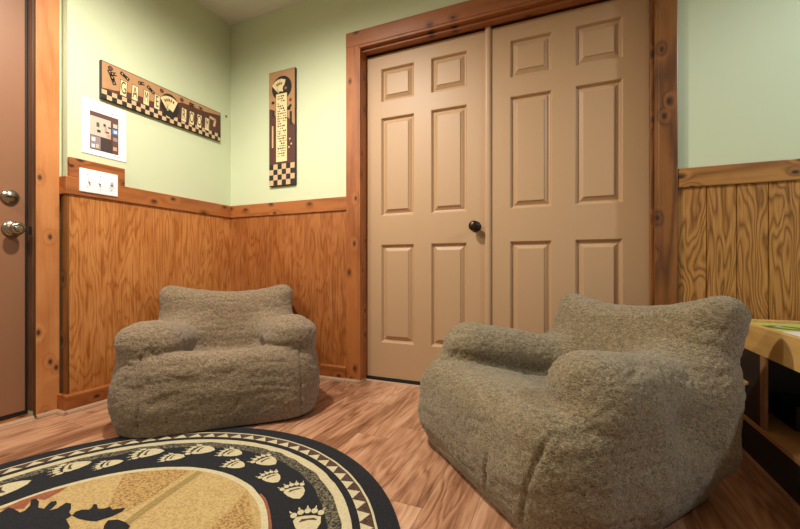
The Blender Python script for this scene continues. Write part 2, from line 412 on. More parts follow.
# ------------------------------------------------------------------ wall things
FL = lambda x, y, z: (Vector((x, y, z)), Vector((0, 1, 0)), Vector((0, 0, 1)), Vector((1, 0, 0)))     # left wall frame
FB = lambda x, y, z: (Vector((x, y, z)), Vector((1, 0, 0)), Vector((0, 0, 1)), Vector((0, -1, 0)))    # back wall frame
M['s_tan'] = plain('sign_tan', rgb(176, 132, 90), .6, .14, 25)
M['s_brown'] = plain('sign_brown', rgb(84, 46, 36), .6, .14, 30)
M['s_black'] = plain('sign_black', rgb(34, 30, 26), .6, .1)
M['s_cream'] = plain('sign_cream', rgb(226, 208, 158), .6, .06)
M['s_pale'] = plain('sign_pale_check', rgb(205, 170, 130), .6, .1, 40)
M['s_red'] = plain('sign_red', rgb(120, 52, 34), .6, .1)
SM = [M['s_black'], M['s_tan'], M['s_brown'], M['s_cream'], M['s_pale'], M['s_red']]

# GAME ROOM sign (0.77 x 0.2 m)
SW, SH = .769, .201
fr = FL(0, -.876, 1.605)
r = MB(); r.box((.001, -.876, 1.605), (.018, -.876+SW, 1.605+SH), 0, .0015)
h = .0181
r.flat([(0.004, .004), (SW-.004, .004), (SW-.004, SH-.004), (.004, SH-.004)], fr, h, 1)
top = [(.004, .055), (.07, .066), (.13, .085), (.2, .09), (.27, .088), (.33, .10), (.40, .135), (.47, .158), (.53, .162), (.60, .160), (.68, .170), (SW-.004, .182)]
for (x0, y0), (x1, y1) in zip(top[:-1], top[1:]):
    r.flat([(x0, .004), (x1, .004), (x1, y1), (x0, y0)], fr, h+.0003, 2)
cw = .0256; n = 30
for i in range(n):
    for j in range(2):
        x0 = .002 + i*cw; x1 = min(x0+cw, SW-.002); y0 = .002 + j*.0235
        r.flat([(x0, y0), (x1, y0), (x1, y0+.0235), (x0, y0+.0235)], fr, h+.0006, 0 if (i+j) % 2 == 0 else 4)
for cx, ch in zip((.112, .174, .239, .303, .481, .537, .594, .655), 'GAMEROOM'):
    cy = .096 if cx < .4 else .083
    r.flat(rect(cx, cy, .037, .088, -.05), fr, h+.0009, 0)
    r.flat(rect(cx, cy, .032, .082, -.05), fr, h+.0012, 3)
    put_text(r, ch, .07, fr, (cx, cy), h+.0015, 0, .58 if ch != 'M' else .46, 1.35)
# fan of cards
r.flat(circ(.386, .105, .062, .072), fr, h+.0009, 0)
for k, a in enumerate((.62, .36, .1, -.16, -.42)):
    o = (.386 - math.sin(a)*.042, .078 + math.cos(a)*.042)
    r.flat(rect(*o, .042, .082, a), fr, h+.0012+k*.0002, 2); r.flat(rect(*o, .039, .079, a), fr, h+.0013+k*.0002, 3)
    r.flat(rect(o[0] - math.sin(a)*.012, o[1] + math.cos(a)*.018, .008, .016, a), fr, h+.0023, 5 if k % 2 else 0)
# dominoes and checkers
for x, y, a, w in ((.048, .142, -1.1, .05), (.058, .118, -1.2, .05), (.062, .152, .3, .025), (.119, .166, -.5, .052), (.209, .167, .25, .034), (.265, .153, -.6, .05), (.54, .170, .1, .036), (.605, .172, -.2, .03)):
    r.flat(rect(x, y, w, .019, a), fr, h+.0009, 0)
    for q in (-.3, .3): r.flat(circ(x + math.cos(a)*w*q, y + math.sin(a)*w*q, .0032, n=10), fr, h+.0012, 4)
for x, y in ((.045, .176), (.333, .176), (.466, .174), (.53, .171)):
    r.flat(circ(x, y, .0125), fr, h+.0009, 0); r.flat(circ(x, y, .009), fr, h+.0012, 5)
for x, y, a in ((.700, .138, -.15), (.717, .112, 1.35)): r.flat(rect(x, y, .05, .017, a), fr, h+.0009, 4)
o = r.build('game_room_sign', SM, loc=(0, -.876+SW/2, 1.605)); tag(o, 'long horizontal tan and brown GAME ROOM plaque on the left wall', 'sign')

# vertical game plaque
VW, VH = .222, .785
fr = FB(.374, 0, 1.273)
r = MB(); r.box((.374, -.018, 1.273), (.374+VW, .001, 1.273+VH), 0, .0015)
r.flat([(.002, .003), (VW-.004, .003), (VW-.004, VH-.003), (.002, VH-.003)], fr, h, 1)
r.flat([(.002, .003), (VW-.004, .003), (VW-.004, .40), (.16, .46), (.12, .43), (.06, .47), (.03, .53), (.002, .535)], fr, h+.0003, 2)
cw = (VW-.006)/6
for i in range(6):
    for j in range(4):
        r.flat([(.002+i*cw, .004+j*.036), (.002+(i+1)*cw, .004+j*.036), (.002+(i+1)*cw, .04+j*.036), (.002+i*cw, .04+j*.036)], fr, h+.0006, 0 if (i+j) % 2 else 4)
r.flat(rect(.108, .395, .098, .47), fr, h+.0006, 0); r.flat(rect(.108, .395, .092, .464), fr, h+.0009, 3)
rng = random.Random(3)
yy = .61
while yy > .19:
    xx = .075
    while xx < .138:
        w = rng.uniform(.006, .014)
        if rng.random() < .8: r.flat(rect(xx+w/2, yy, w, rng.uniform(.004, .012), rng.uniform(-.4, .4)), fr, h+.0012, 0)
        xx += w + .005
    yy -= .017
r.flat(circ(.110, .665, .084, .082), fr, h+.0006, 0)
for k, a in enumerate((.75, .4, .05, -.3)):
    o = (.098 - math.sin(a)*.04, .655 + math.cos(a)*.03)
    r.flat(rect(*o, .048, .085, a), fr, h+.0009+k*.0002, 2); r.flat(rect(*o, .045, .082, a), fr, h+.001+k*.0002, 3)
    r.flat(rect(o[0], o[1]+.012, .009, .016, a), fr, h+.0021, 5 if k % 2 else 0)
r.flat(circ(.145, .658, .026), fr, h+.0021, 0); r.flat(circ(.145, .658, .016), fr, h+.0024, 2); r.flat(circ(.145, .658, .007), fr, h+.0027, 1)
for x, y, a, w in ((.035, .575, 0, .024), (.04, .50, 1.57, .044), (.178, .53, .7, .03), (.168, .515, -.3, .03), (.186, .45, 1.57, .09), (.035, .335, 1.57, .0)):
    if w: r.flat(rect(x, y, w, .019, a), fr, h+.0009, 0)
r.flat(circ(.183, .572, .012), fr, h+.0009, 5); r.flat(rect(.032, .34, .013, .15), fr, h+.0009, 4)
for x, y in ((.178, .31), (.19, .275), (.17, .255)): r.flat(rect(x, y, .012, .012, .5), fr, h+.0009, 4)
o = r.build('game_plaque', SM, loc=(.374+VW/2, 0, 1.273)); tag(o, 'tall narrow plaque with checkerboard foot and text strip on the back wall', 'sign')

# floor plan sheet
M['p_brown'] = plain('print_brown', rgb(98, 68, 58), .8, .1, 60); M['p_dark'] = plain('print_dark', rgb(66, 52, 48), .8, .06)
M['p_beige'] = plain('print_beige', rgb(196, 184, 168), .8, .05); M['p_blue'] = plain('print_blue', rgb(70, 140, 210), .8)
M['p_pink'] = plain('print_pink', rgb(206, 150, 128), .8); M['p_text'] = plain('print_grey', rgb(150, 130, 130), .8); M['p_green'] = plain('print_green', rgb(84, 92, 56), .8)
PW, PH = .217, .285
fr = FL(0, -.957, 1.300)
r = MB(); r.box((.0005, -.957, 1.300), (.003, -.957+PW, 1.300+PH), 0); h = .0032
ox, oy, w, hh = .036, .028, .140, .198
def pr_(x0, y0, x1, y1, m, lv=0): r.flat([(ox+x0*w, oy+y0*hh), (ox+x1*w, oy+y0*hh), (ox+x1*w, oy+y1*hh), (ox+x0*w, oy+y1*hh)], fr, h+lv*.0003, m)
pr_(0, 0, 1, 1, 1); pr_(.0, .38, .72, .88, 3, 1); pr_(.02, .03, .36, .36, 6, 1); pr_(.36, .0, .78, .37, 2, 1)
pr_(.06, .22, .18, .32, 0, 2); pr_(.06, .05, .16, .14, 0, 2); pr_(.2, .06, .3, .16, 3, 2); pr_(.22, .62, .32, .74, 7, 2); pr_(.24, .48, .36, .55, 2, 2); pr_(.5, .74, .68, .86, 3, 2)
pr_(.46, .68, .54, .75, 2, 2); pr_(.5, .5, .58, .7, 5, 2); pr_(.58, .40, .72, .5, 5, 2); pr_(.62, .66, .72, .7, 2, 3); pr_(.54, .52, .66, .56, 2, 3)
pr_(.78, .55, .98, .68, 4, 2); pr_(.83, .58, .93, .65, 0, 3); pr_(.8, .72, .96, .83, 3, 2); pr_(.8, .36, .96, .46, 6, 2); pr_(.8, .1, .94, .2, 5, 2)
put_text(r, 'EMERGENCY EXIT', .021, fr, (.106, .262), h, 6, .86, 1); put_text(r, 'Lower Level Diagram', .016, fr, (.108, .243), h, 2, .92, 1)
for k in range(4): r.flat(rect(.155+k*.009, .017, .006, .004), fr, h, 6)
o = r.build('floor_plan_sheet', [M['paper'], M['p_brown'], M['p_dark'], M['p_beige'], M['p_blue'], M['p_pink'], M['p_text'], M['p_green']], loc=(0, -.957+PW/2, 1.3))
tag(o, 'white paper sheet with a printed floor plan above the light switch', 'paper sheet')

# switch backing board and plate
r = MB(); r.box((0, -1.018, RT+.0005), (.021, -.757, 1.258), bevel=.003)
struct(r.build('trim_21', M['pine_y']), 'pine backing block behind the light switch', 'trim')
sw = empty('light_switch', (.027, -.890, 1.154)); tag(sw, 'white three-gang light switch plate over the chair rail', 'light switch')
def place(o, p): o.location = Vector(o.location) - Vector(p.location); return o
r = MB(); r.box((.0215, -.980, 1.094), (.0315, -.800, 1.213), 0, .003)
for yy in (-.945, -.886, -.834):
    for zz in (1.186, 1.122): r.lathe([(.003, 0), (.0025, .001), (.0005, .001)], (.0315, yy, zz), (1, 0, 0), 12, 1)
r.box((.0314, -.856, 1.118), (.0318, -.812, 1.190), 2)
pl = r.build('switch_plate', [M['white'], M['grey'], M['paper']]); pl.parent = sw; place(pl, sw)
for yy in (-.938, -.890):
    r = MB(); r.box((.0316, yy-.0055, 1.143), (.0325, yy+.0055, 1.166), 1)
    r.add([(.032, yy-.004, 1.152), (.032, yy+.004, 1.152), (.032, yy+.004, 1.163), (.032, yy-.004, 1.163), (.043, yy-.003, 1.144), (.043, yy+.003, 1.144), (.044, yy+.003, 1.150), (.044, yy-.003, 1.150)],
          [(0, 1, 5, 4), (1, 2, 6, 5), (2, 3, 7, 6), (3, 0, 4, 7), (4, 5, 6, 7), (0, 3, 2, 1)])
    tg = r.build('toggle', [M['white'], M['grey']]); tg.parent = sw; place(tg, sw)
r = MB(); r.box((.0318, -.846, 1.125), (.0335, -.822, 1.184), 0, .001); r.box((.0335, -.840, 1.150), (.040, -.828, 1.166), 1, .002)
for k in range(5): r.box((.0334, -.845, 1.130+k*.004), (.0337, -.823, 1.1315+k*.004), 1)
dm = r.build('dimmer_slide', [M['white'], M['grey']]); dm.parent = sw; place(dm, sw)
r = MB(); r.lathe([(.002, 0), (.002, .006), (.006, .008), (.006, .010), (.001, .011)], (.0, -.048, 1.808), (1, 0, 0), 16)
o = r.build('wall_nail', M['bronze'], loc=(0, -.048, 1.808)); tag(o, 'tiny nail head in the green wall right of the GAME ROOM sign', 'nail')

# ------------------------------------------------------------------ rug
def rug_mat(name, c, c2, sc=180, amt=.5):
    t = NT(name); o = t.obj(); v = t.noise(o, sc, 3, .7); v2 = t.noise(o, 600, 2, .6)
    t.col(t.mix(t.math('MULTIPLY', t.ramp(v, [(.45, (0,0,0,1)), (.6, (1,1,1,1))]), amt), c, c2)); t.set(Roughness=.95, Specular_IOR_Level=.15, Sheen_Weight=.1)
    t.bump(v2, .6, .002); return t.m
RM = [rug_mat('rug_black', rgb(24, 25, 29), rgb(40, 41, 46), 120, .6), rug_mat('rug_cream', rgb(206, 194, 156), rgb(178, 162, 122), 160, .5),
      rug_mat('rug_tan', rgb(196, 168, 112), rgb(140, 104, 62), 150, .55), rug_mat('rug_brown', rgb(92, 66, 54), rgb(40, 32, 30), 170, .8),
      rug_mat('rug_speckle', rgb(36, 36, 38), rgb(150, 138, 104), 130, .75), rug_mat('rug_red', rgb(142, 78, 56), rgb(170, 110, 74), 150, .5),
      rug_mat('rug_olive', rgb(160, 136, 82), rgb(130, 106, 60), 150, .5), rug_mat('rug_speckle_tan', rgb(190, 156, 96), rgb(112, 74, 46), 130, .8)]
RC = Vector((1.18, -1.6, 0)); ROUT = .797
r = MB()
N = 144; prof = [(ROUT-.004, .0005), (ROUT, .004), (ROUT-.003, .008), (ROUT-.012, .009)]
vs = []; fs = []
for rr, z in prof:
    for k in range(N):
        a = 2*math.pi*k/N; vs.append((rr*math.cos(a), rr*math.sin(a), z))
for i in range(len(prof)-1):
    for k in range(N): fs.append((i*N+k, i*N+(k+1) % N, (i+1)*N+(k+1) % N, (i+1)*N+k))
fs += [tuple(range(N))[::-1], tuple(range(3*N, 4*N))]
r.add(vs, fs, 0)
RF = (Vector((0, 0, .009)), Vector((1, 0, 0)), Vector((0, 1, 0)), Vector((0, 0, 1)))
def ring(r0, r1, m, lv, wob=0, n=180, a0=0, a1=360):
    def rad(rr, k): return rr + wob*mnoise.noise(Vector((math.cos(k)*6*rr*3, math.sin(k)*6*rr*3, rr*9)))
    for k in range(n):
        t0 = R(a0 + (a1-a0)*k/n); t1 = R(a0 + (a1-a0)*(k+1)/n)
        r.flat([(rad(r0,t0)*math.cos(t0), rad(r0,t0)*math.sin(t0)), (rad(r1,t0)*math.cos(t0), rad(r1,t0)*math.sin(t0)), (rad(r1,t1)*math.cos(t1), rad(r1,t1)*math.sin(t1)), (rad(r0,t1)*math.cos(t1), rad(r0,t1)*math.sin(t1))], RF, lv*.0003, m)
ring(.728, .735, 1, 1, .002)
ring(.690, .727, 3, 1)
NT_ = 76
for k in range(NT_):
    a = 2*math.pi*k/NT_; da = math.pi/NT_
    r.flat([(.688*math.cos(a-da), .688*math.sin(a-da)), (.724*math.cos(a), .724*math.sin(a)), (.688*math.cos(a+da), .688*math.sin(a+da))], RF, .0006, 1)
ring(.668, .690, 0, 3)
ring(.638, .668, 1, 1, .004)
ring(.600, .638, 4, 1, .01)
ring(0.0, .444, 2, 1, n=120); ring(.430, .448, 1, 2, .002)
ring(.449, .456, 5, 1, .003, 40, 5, 62)
def paw(cx, cy, ang, s):
    c, sn = math.cos(ang), math.sin(ang)
    def T(pts): return [(cx + s*(c*x - sn*y), cy + s*(sn*x + c*y)) for x, y in pts]
    pad = [(-.050, -.004), (-.040, .014), (-.018, .028), (.008, .036), (.022, .030), (.024, .010), (.022, -.012), (.014, -.030), (-.010, -.030), (-.034, -.020)]
    r.flat(T(pad), RF, .0006, 1)
    r.flat(T([(.000, .022), (.012, .016), (.012, -.014), (.002, -.022), (.006, 0)]), RF, .0009, 3)
    for k, (x, y) in enumerate(((.030, .036), (.040, .020), (.043, .003), (.040, -.014), (.030, -.030))):
        r.flat(T(circ(x, y, .0105, .0082, 14)), RF, .0006, 1)
        d = Vector((x+.01, y*.7)).normalized()
        r.flat(T([(x+d.x*.012-d.y*.003, y+d.y*.012+d.x*.003), (x+d.x*.024, y+d.y*.024), (x+d.x*.012+d.y*.003, y+d.y*.012-d.x*.003)]), RF, .0006, 1)
PAWS = [(-.551, .103, 1.25), (-.517, .271, 1.05), (-.419, .335, .8), (-.371, .444, 1.05), (-.252, .457, .8), (-.207, .540, 1.05), (-.081, .567, .9), (.002, .506, .8),
        (.082, .571, 1.0), (.179, .489, .85), (.302, .454, .95), (.429, .348, 1.15)]
for x, y, s in PAWS: paw(x, y, math.atan2(y, x) + math.pi/2 - .1, s)
for k in range(11):
    a = R(30 - 16 - k*17.5); rr = .525 + (.05 if k % 2 else 0); paw(rr*math.cos(a), rr*math.sin(a), a + math.pi/2 - .1, .85 + .25*(k % 2))
# moose silhouette, red corner, ridge stripe in the middle field
ANT1 = [(-0.406,0.036),(-0.415,0.057),(-0.395,0.06),(-0.353,0.058),(-0.351,0.068),(-0.368,0.087),(-0.402,0.104),(-0.394,0.113),(-0.367,0.108),(-0.334,0.091),(-0.312,0.095),(-0.325,0.11),(-0.334,0.122),(-0.326,0.131),(-0.306,0.123),(-0.291,0.104),(-0.288,0.096),(-0.278,0.11),(-0.284,0.128),(-0.287,0.137),(-0.268,0.14),(-0.24,0.126),(-0.224,0.113),(-0.201,0.108),(-0.196,0.092),(-0.152,0.079),(-0.047,0.006),(-.10,-.16),(-.05,-.30),(-.12,-.30),(-.17,-.17),(-.28,-.17),(-.30,-.29),(-.36,-.22),(-.36,-.08)]
ANT2 = [(-0.201,0.108),(-0.211,0.123),(-0.205,0.136),(-0.187,0.143),(-0.189,0.152),(-0.205,0.166),(-0.191,0.167),(-0.168,0.156),(-0.152,0.163),(-0.146,0.176),(-0.125,0.17),(-0.109,0.182),(-0.098,0.191),(-0.089,0.175),(-0.092,0.15),(-0.11,0.119),(-0.14,0.111),(-0.17,0.107)]
HEAD = [(-0.071,0.118),(-0.084,0.135),(-0.063,0.148),(-0.029,0.149),(-0.002,0.143),(0.033,0.096),(-0.014,0.076)]
RED = [(-0.424,0.043),(-0.425,0.09),(-0.412,0.14),(-0.384,0.19),(-0.371,0.162),(-0.363,0.12),(-0.394,0.113),(-0.396,0.101),(-0.366,0.072),(-0.397,0.054)]
r.flat([(-.30, .31), (-.16, .40), (-.11, .41), (-.075, .22), (-.09, .15), (-.16, .18)], RF, .0006, 7)
r.flat([(.16, .40), (.36, .23), (.35, .05), (.22, .16)], RF, .0006, 7)
r.flat([(-.085, .420), (-.060, .420), (-.030, .228), (-.010, .137), (-.032, .126), (-.055, .217)], RF, .0009, 6)
r.flat(RED, RF, .0009, 5); r.flat(ANT1, RF, .0012, 0); r.flat(ANT2, RF, .0012, 0); r.flat(HEAD, RF, .0012, 0)
rug = r.build('rug', RM); rug.location = RC
tag(rug, 'round black and tan lodge rug with paw prints and moose silhouette on the floor', 'rug')

# ------------------------------------------------------------------ bean bag chairs
def vnoise(p, seed):
    rs = np.random.RandomState(seed); T = rs.rand(32, 32, 32)
    i = np.floor(p).astype(int); f = p - i; f = f*f*(3-2*f); out = 0
    for dx in (0, 1):
        for dy in (0, 1):
            for dz in (0, 1):
                w = (f[:, 0] if dx else 1-f[:, 0])*(f[:, 1] if dy else 1-f[:, 1])*(f[:, 2] if dz else 1-f[:, 2])
                out = out + w*T[(i[:, 0]+dx) % 32, (i[:, 1]+dy) % 32, (i[:, 2]+dz) % 32]
    return out
def smin(a, b_, k):
    h_ = np.clip(.5 + .5*(b_-a)/k, 0, 1); return b_*(1-h_) + a*h_ - k*h_*(1-h_)
def rbox(x, y, z, hx, hy, hz, rad):
    qx, qy, qz = np.abs(x)-hx+rad, np.abs(y)-hy+rad, np.abs(z)-hz+rad
    return np.sqrt(np.maximum(qx, 0)**2 + np.maximum(qy, 0)**2 + np.maximum(qz, 0)**2) + np.minimum(np.maximum(qx, np.maximum(qy, qz)), 0) - rad
def plan_box(x, y, z, hx, hy, hz, rp, rv):
    qx, qy = np.abs(x)-hx+rp, np.abs(y)-hy+rp
    p = np.sqrt(np.maximum(qx, 0)**2 + np.maximum(qy, 0)**2) + np.minimum(np.maximum(qx, qy), 0) - rp
    a, c = p+rv, np.abs(z)-hz+rv
    return np.minimum(np.maximum(a, c), 0) + np.sqrt(np.maximum(a, 0)**2 + np.maximum(c, 0)**2) - rv

def chair_parts(x, y, z, P):
    # seat body: wider at mid height, rounded plan, dished seat
    taper = 1 + .04*np.sin(np.clip(z/.3, 0, 1)*math.pi) - P['under']*np.clip((.12-z)/.12, 0, 1)**1.5
    dish = .085*np.exp(-(np.abs(x/.24)**3 + np.abs((y-.10)/.28)**3))
    wy = P['w']*(1 - .16*np.clip((y+.1)/.4, 0, 1))
    seat = plan_box(x/taper, (y+.045)/taper, z-.142+dish, wy, P['d'], .196, .17, .075)*.95
    arms = []
    for sgn, key in ((-1, 'armL'), (1, 'armR')):
        ax, az, rx, rz, y0, y1, lift = P[key]
        t = np.clip((y-y0)/(y1-y0), 0, 1)
        cx = sgn*(ax - P['rear_in']*t**1.3); cz = az + lift*t
        k = 1 + .08*np.exp(-((y-y0-.05)/.12)**2)
        yy = np.where(y < y0, y-y0, np.where(y > y1, y-y1, 0))
        d = np.sqrt(((x-cx)/(rx*k))**2 + ((z-cz)/(rz*k))**2 + (yy/(.11*k))**2)
        arms.append((d-1)*min(rx, rz)*.95)
    # back pillow leaning backwards, peaked corners
    th = R(P['lean']); zz = z-.05; yb = y-P['by']+.11*math.tan(th)
    u = yb*math.cos(th) - zz*math.sin(th); v = yb*math.sin(th) + zz*math.cos(th)
    x = x - P['bx']
    ht = P['bh'] + .11 + P['earR']*np.clip(x/.3, 0, 1.2)**1.5 + P['ear']*(np.abs(x)/.32)**2.2
    hx = P['bw']*(1 + .16*np.clip(1-(v-.11)/.28, 0, 1) - .16*np.clip((.14-v)/.14, 0, 1)**1.5) + .010*np.clip((v-.45)/.08, 0, 1)
    vm = (v - ht/2)/(ht/2)*.29
    thick = P['bt'] + .022*np.exp(-((x/.25)**2 + ((v-.33)/.16)**2))
    back = rbox(x/hx*.34, u/thick*.1, vm, .34, .1, .29, .085)*.85
    return seat, arms[0], arms[1], back

def surface_nets(vol, org, hs):
    nx, ny, nz = vol.shape; S = vol < 0
    acc = np.zeros((nx-1, ny-1, nz-1, 3)); cnt = np.zeros((nx-1, ny-1, nz-1))
    crn = [(i, j, k) for i in (0, 1) for j in (0, 1) for k in (0, 1)]
    for a in crn:
        for ax in range(3):
            if a[ax]: continue
            b_ = list(a); b_[ax] = 1
            va = vol[a[0]:nx-1+a[0], a[1]:ny-1+a[1], a[2]:nz-1+a[2]]; vb = vol[b_[0]:nx-1+b_[0], b_[1]:ny-1+b_[1], b_[2]:nz-1+b_[2]]
            cr = (va < 0) != (vb < 0); t = np.where(cr, va/np.where(cr, va-vb, 1), 0)
            for q in range(3): acc[..., q] += np.where(cr, a[q] + (t if q == ax else 0), 0)
            cnt += cr
    act = cnt > 0; idx = -np.ones(act.shape, int); idx[act] = np.arange(act.sum())
    cells = np.argwhere(act); V = (cells + acc[act]/cnt[act][:, None])*hs + org
    F = []
    for ax in range(3):
        o1, o2 = (ax+1) % 3, (ax+2) % 3
        sl0 = [slice(1, -1)]*3; sl0[ax] = slice(0, -1); sl1 = [slice(1, -1)]*3; sl1[ax] = slice(1, None)
        A, B = S[tuple(sl0)], S[tuple(sl1)]
        e = np.argwhere(A != B); inside = A[A != B]
        e = e + np.array([0 if q == ax else 1 for q in range(3)])
        def at(d1, d2):
            c = e.copy(); c[:, o1] -= d1; c[:, o2] -= d2; return idx[c[:, 0], c[:, 1], c[:, 2]]
        q = np.stack([at(0, 0), at(1, 0), at(1, 1), at(0, 1)], 1)
        q[~inside] = q[~inside][:, ::-1]; F.append(q)
    return V, np.concatenate(F)

def bean_bag(loc, rz, P, mat, label, seed, hs=.0075):
    lo = np.array([-.56, -.52, -.03]); hi = np.array([.56, .68, .74])
    ax = [np.arange(lo[i], hi[i], hs) for i in range(3)]
    X, Y, Z = np.meshgrid(*ax, indexing='ij')
    def field(X, Y, Z):
        s_, a, b_, k = chair_parts(X, Y, Z, P)
        d = smin(s_, k, .022); arms = np.minimum(a, b_)
        d = smin(d, arms, .06*np.clip((Y-.02)/.15, 0, 1) + np.where(X*0+np.clip((np.abs(X)-.26)/.14, 0, 1) > 0, .02+(P['ko']-.03*np.clip((Y-.02)/.15, 0, 1))*np.clip((np.abs(X)-.28)/.12, 0, 1), .02)); return d
    D = field(X, Y, Z)
    D = np.maximum(D, -(Z-.0105))
    V, F = surface_nets(D, lo, hs)
    # vertex normals from the field
    def fv(p): return field(p[:, 0], p[:, 1], p[:, 2])
    e = 2e-3; G = np.stack([fv(V+np.eye(3)[i]*e) - fv(V-np.eye(3)[i]*e) for i in range(3)], 1)
    G /= np.linalg.norm(G, axis=1)[:, None] + 1e-9
    s_, a, b_, k = chair_parts(V[:, 0], V[:, 1], V[:, 2], P)
    x, y, z = V.T
    low = np.clip((z-.02)/.05, 0, 1)
    d = .009*(vnoise(V*np.array([7, 7, 9])+5, seed)-.5) + .0035*(vnoise(V*16+3, seed+1)-.5)
    # crosswise folds, strongest at the front and at the arms' undersides
    front = np.clip((-y-.12)/.2, 0, 1); warp = vnoise(V*6, seed+7)*.06
    fold = vnoise(np.stack([x*6, y*5, (z+warp)*34], 1)+9, seed+2)-.5
    d += fold*.006*(front*np.clip(np.abs(x)/.3, .35, 1) + .35)
    fold2 = 1-np.abs(2*vnoise(np.stack([x*9, y*9, (z+warp)*22], 1)+4, seed+4)-1)
    d -= .004*fold2**4
    # fleece curls
    curl = 1-np.abs(2*vnoise(V*np.array([50, 50, 80]) + 3*vnoise(V*26, seed+5)[:, None], seed+3)-1)
    d += .0042*curl + .0026*(vnoise(V*110, seed+6)-.5)
    # sewn seams on the front panel and sides
    for sx, wob, zmax in P['seams']:
        on = (y < -.16)*np.clip((zmax-z)/.03, 0, 1); dist = np.abs(x - sx - wob*np.sin(z*9) - P['slant']*(z-.2))
        d -= .009*np.exp(-(dist/.0055)**2)*on
    for dx, dy, dz, rad, dep in P['dents']:
        dist = np.sqrt((x-dx)**2 + (y-dy)**2 + ((z-dz)*1.3)**2); d -= dep*np.exp(-(dist/rad)**2)
    V = V + G*(d*low)[:, None]
    lab = np.argmin(np.stack([s_, a, b_, k], 1) + np.array([0, 0, 0, 0]), 1)
    fl = lab[F]; fl = np.sort(fl, 1)[:, 1]
    full = bpy.data.meshes.new('t'); full.from_pydata(V.tolist(), [], F.tolist()); full.update()
    VN = np.zeros(len(V)*3); full.vertex_normals.foreach_get('vector', VN); VN = VN.reshape(-1, 3); bpy.data.meshes.remove(full)
    root = empty('bean_bag_chair', loc, rz); tag(root, label, 'bean bag chair')
    for pi, nm in enumerate(('seat', 'armrest', 'armrest', 'backrest')):
        ff = F[fl == pi]
        if len(ff) == 0: continue
        us, inv = np.unique(ff, return_inverse=True); inv = inv.reshape(ff.shape)
        me = bpy.data.meshes.new(nm); me.from_pydata(V[us].tolist(), [], inv.tolist()); me.materials.append(mat)
        me.polygons.foreach_set('use_smooth', [True]*len(ff)); me.update()
        me.normals_split_custom_set_from_vertices(VN[us].tolist())
        o = bpy.data.objects.new(nm, me); C.objects.link(o); o.parent = root
    r = MB(); n = 64
    pts = []
    for k_ in range(n):
        a_ = 2*math.pi*k_/n; c_, s2 = math.cos(a_), math.sin(a_)
        pts.append((math.copysign(abs(c_)**.55, c_)*(P['w']-.055), math.copysign(abs(s2)**.55, s2)*(P['d']-P['base_in'])-.045+P['base_off']))
    r.prism(pts, 2, .001, .012 if P['base_off'] else .03); bo = r.build('base_panel', M['navy'], root); bo['label'] = 'dark bottom panel'
    return root
M['navy'] = plain('dark_base_fabric', rgb(30, 32, 36), .8)
M['fleece_warm'] = fleece('fleece_taupe', rgb(82, 68, 51), rgb(172, 149, 119))
M['fleece_green'] = fleece('fleece_grey_olive', rgb(80, 68, 50), rgb(168, 151, 118))
PA = dict(w=.428, d=.345, armL=(.306, .380, .116, .088, -.245, .24, -.06), armR=(.306, .380, .116, .088, -.245, .24, -.06), lean=15, by=.245, bh=.420, ear=.045, bw=.362, bt=.10, under=.02, rear_in=.055, bx=0, earR=0.0, ko=.028, base_in=.12, base_off=.075,
          seams=[(-.315, .008, .36), (.33, .006, .36)], slant=.03, dents=[(0, .33, .47, .05, .014)])
PB = dict(w=.430, d=.390, armL=(.308, .376, .114, .092, -.215, .24, -.07), armR=(.312, .372, .120, .097, -.205, .23, -.05), lean=18, by=.225, bh=.415, ear=.045, bw=.35, bt=.10, under=.065, rear_in=.095, bx=.014, earR=.03, ko=.055, base_in=.07, base_off=0,
          seams=[(.17, .01, .20), (.33, .01, .31)], slant=.28, dents=[(-.02, .30, .47, .055, .03), (.42, .05, .27, .085, .035)])
bean_bag((.62, -.612, 0), R(44.3), PA, M['fleece_warm'], 'taupe fleece bean bag chair in the wainscot corner at the rug edge', 11, .0065)
bean_bag((2.262, -.585, 0), R(-46), PB, M['fleece_green'], 'large grey-olive fleece bean bag chair in front of the double doors', 31, .006)

# ------------------------------------------------------------------ play table
M['oak'] = wood('oak_board', rgb(150, 110, 56), rgb(188, 146, 82), rgb(204, 164, 98), 1, freq=9, knots=False, contrast=.35, seed=4, fibre=.7, rough=.5)
M['shelf'] = wood('shelf_wood', rgb(140, 96, 52), rgb(186, 138, 82), rgb(204, 158, 100), 1, freq=7, knots=False, contrast=.4, seed=9, rough=.5)
M['post'] = wood('post_wood', rgb(104, 68, 42), rgb(140, 98, 64), rgb(156, 112, 76), 2, freq=6, knots=False, contrast=.4, seed=2, rough=.5)
M['g_board'] = plain('play_board_green', rgb(176, 186, 92), .45, .1, 8); M['g_dark'] = plain('play_board_track', rgb(96, 100, 46), .5, .1, 20)
M['g_pink'] = plain('play_board_white', rgb(216, 206, 200), .5); M['g_blue'] = plain('play_board_blue', rgb(120, 130, 160), .5)
M['red'] = plain('red_toy', rgb(150, 40, 36), .4); M['bin'] = plain('black_bin', rgb(24, 24, 26), .5)
TX0, TX1, TY0, TY1, TZ = 2.90, 4.15, -1.32, -.10, .500  # table's near end, out of view, is lengthened to shade the floor
tb = empty('play_table', ((TX0+TX1)/2, (TY0+TY1)/2, 0)); tag(tb, 'low oak play table with a printed green top beside the right bean bag', 'table')
def tpart(r, name, mats, par=None):
    o = r.build(name, mats); o.parent = tb; o.location = -Vector(tb.location); return o
for nm, a, c in (('side_rail', (TX0, TY0, .398), (TX0+.022, TY1, TZ)), ('side_rail', (TX1-.022, TY0, .398), (TX1, TY1, TZ)), ('side_rail', (TX0+.022, TY1-.022, .398), (TX1-.022, TY1, TZ)), ('side_rail', (TX0+.022, TY0, .398), (TX1-.022, TY0+.022, TZ))):
    r = MB(); r.box(a, c, 0, .003); tpart(r, nm, M['oak'])
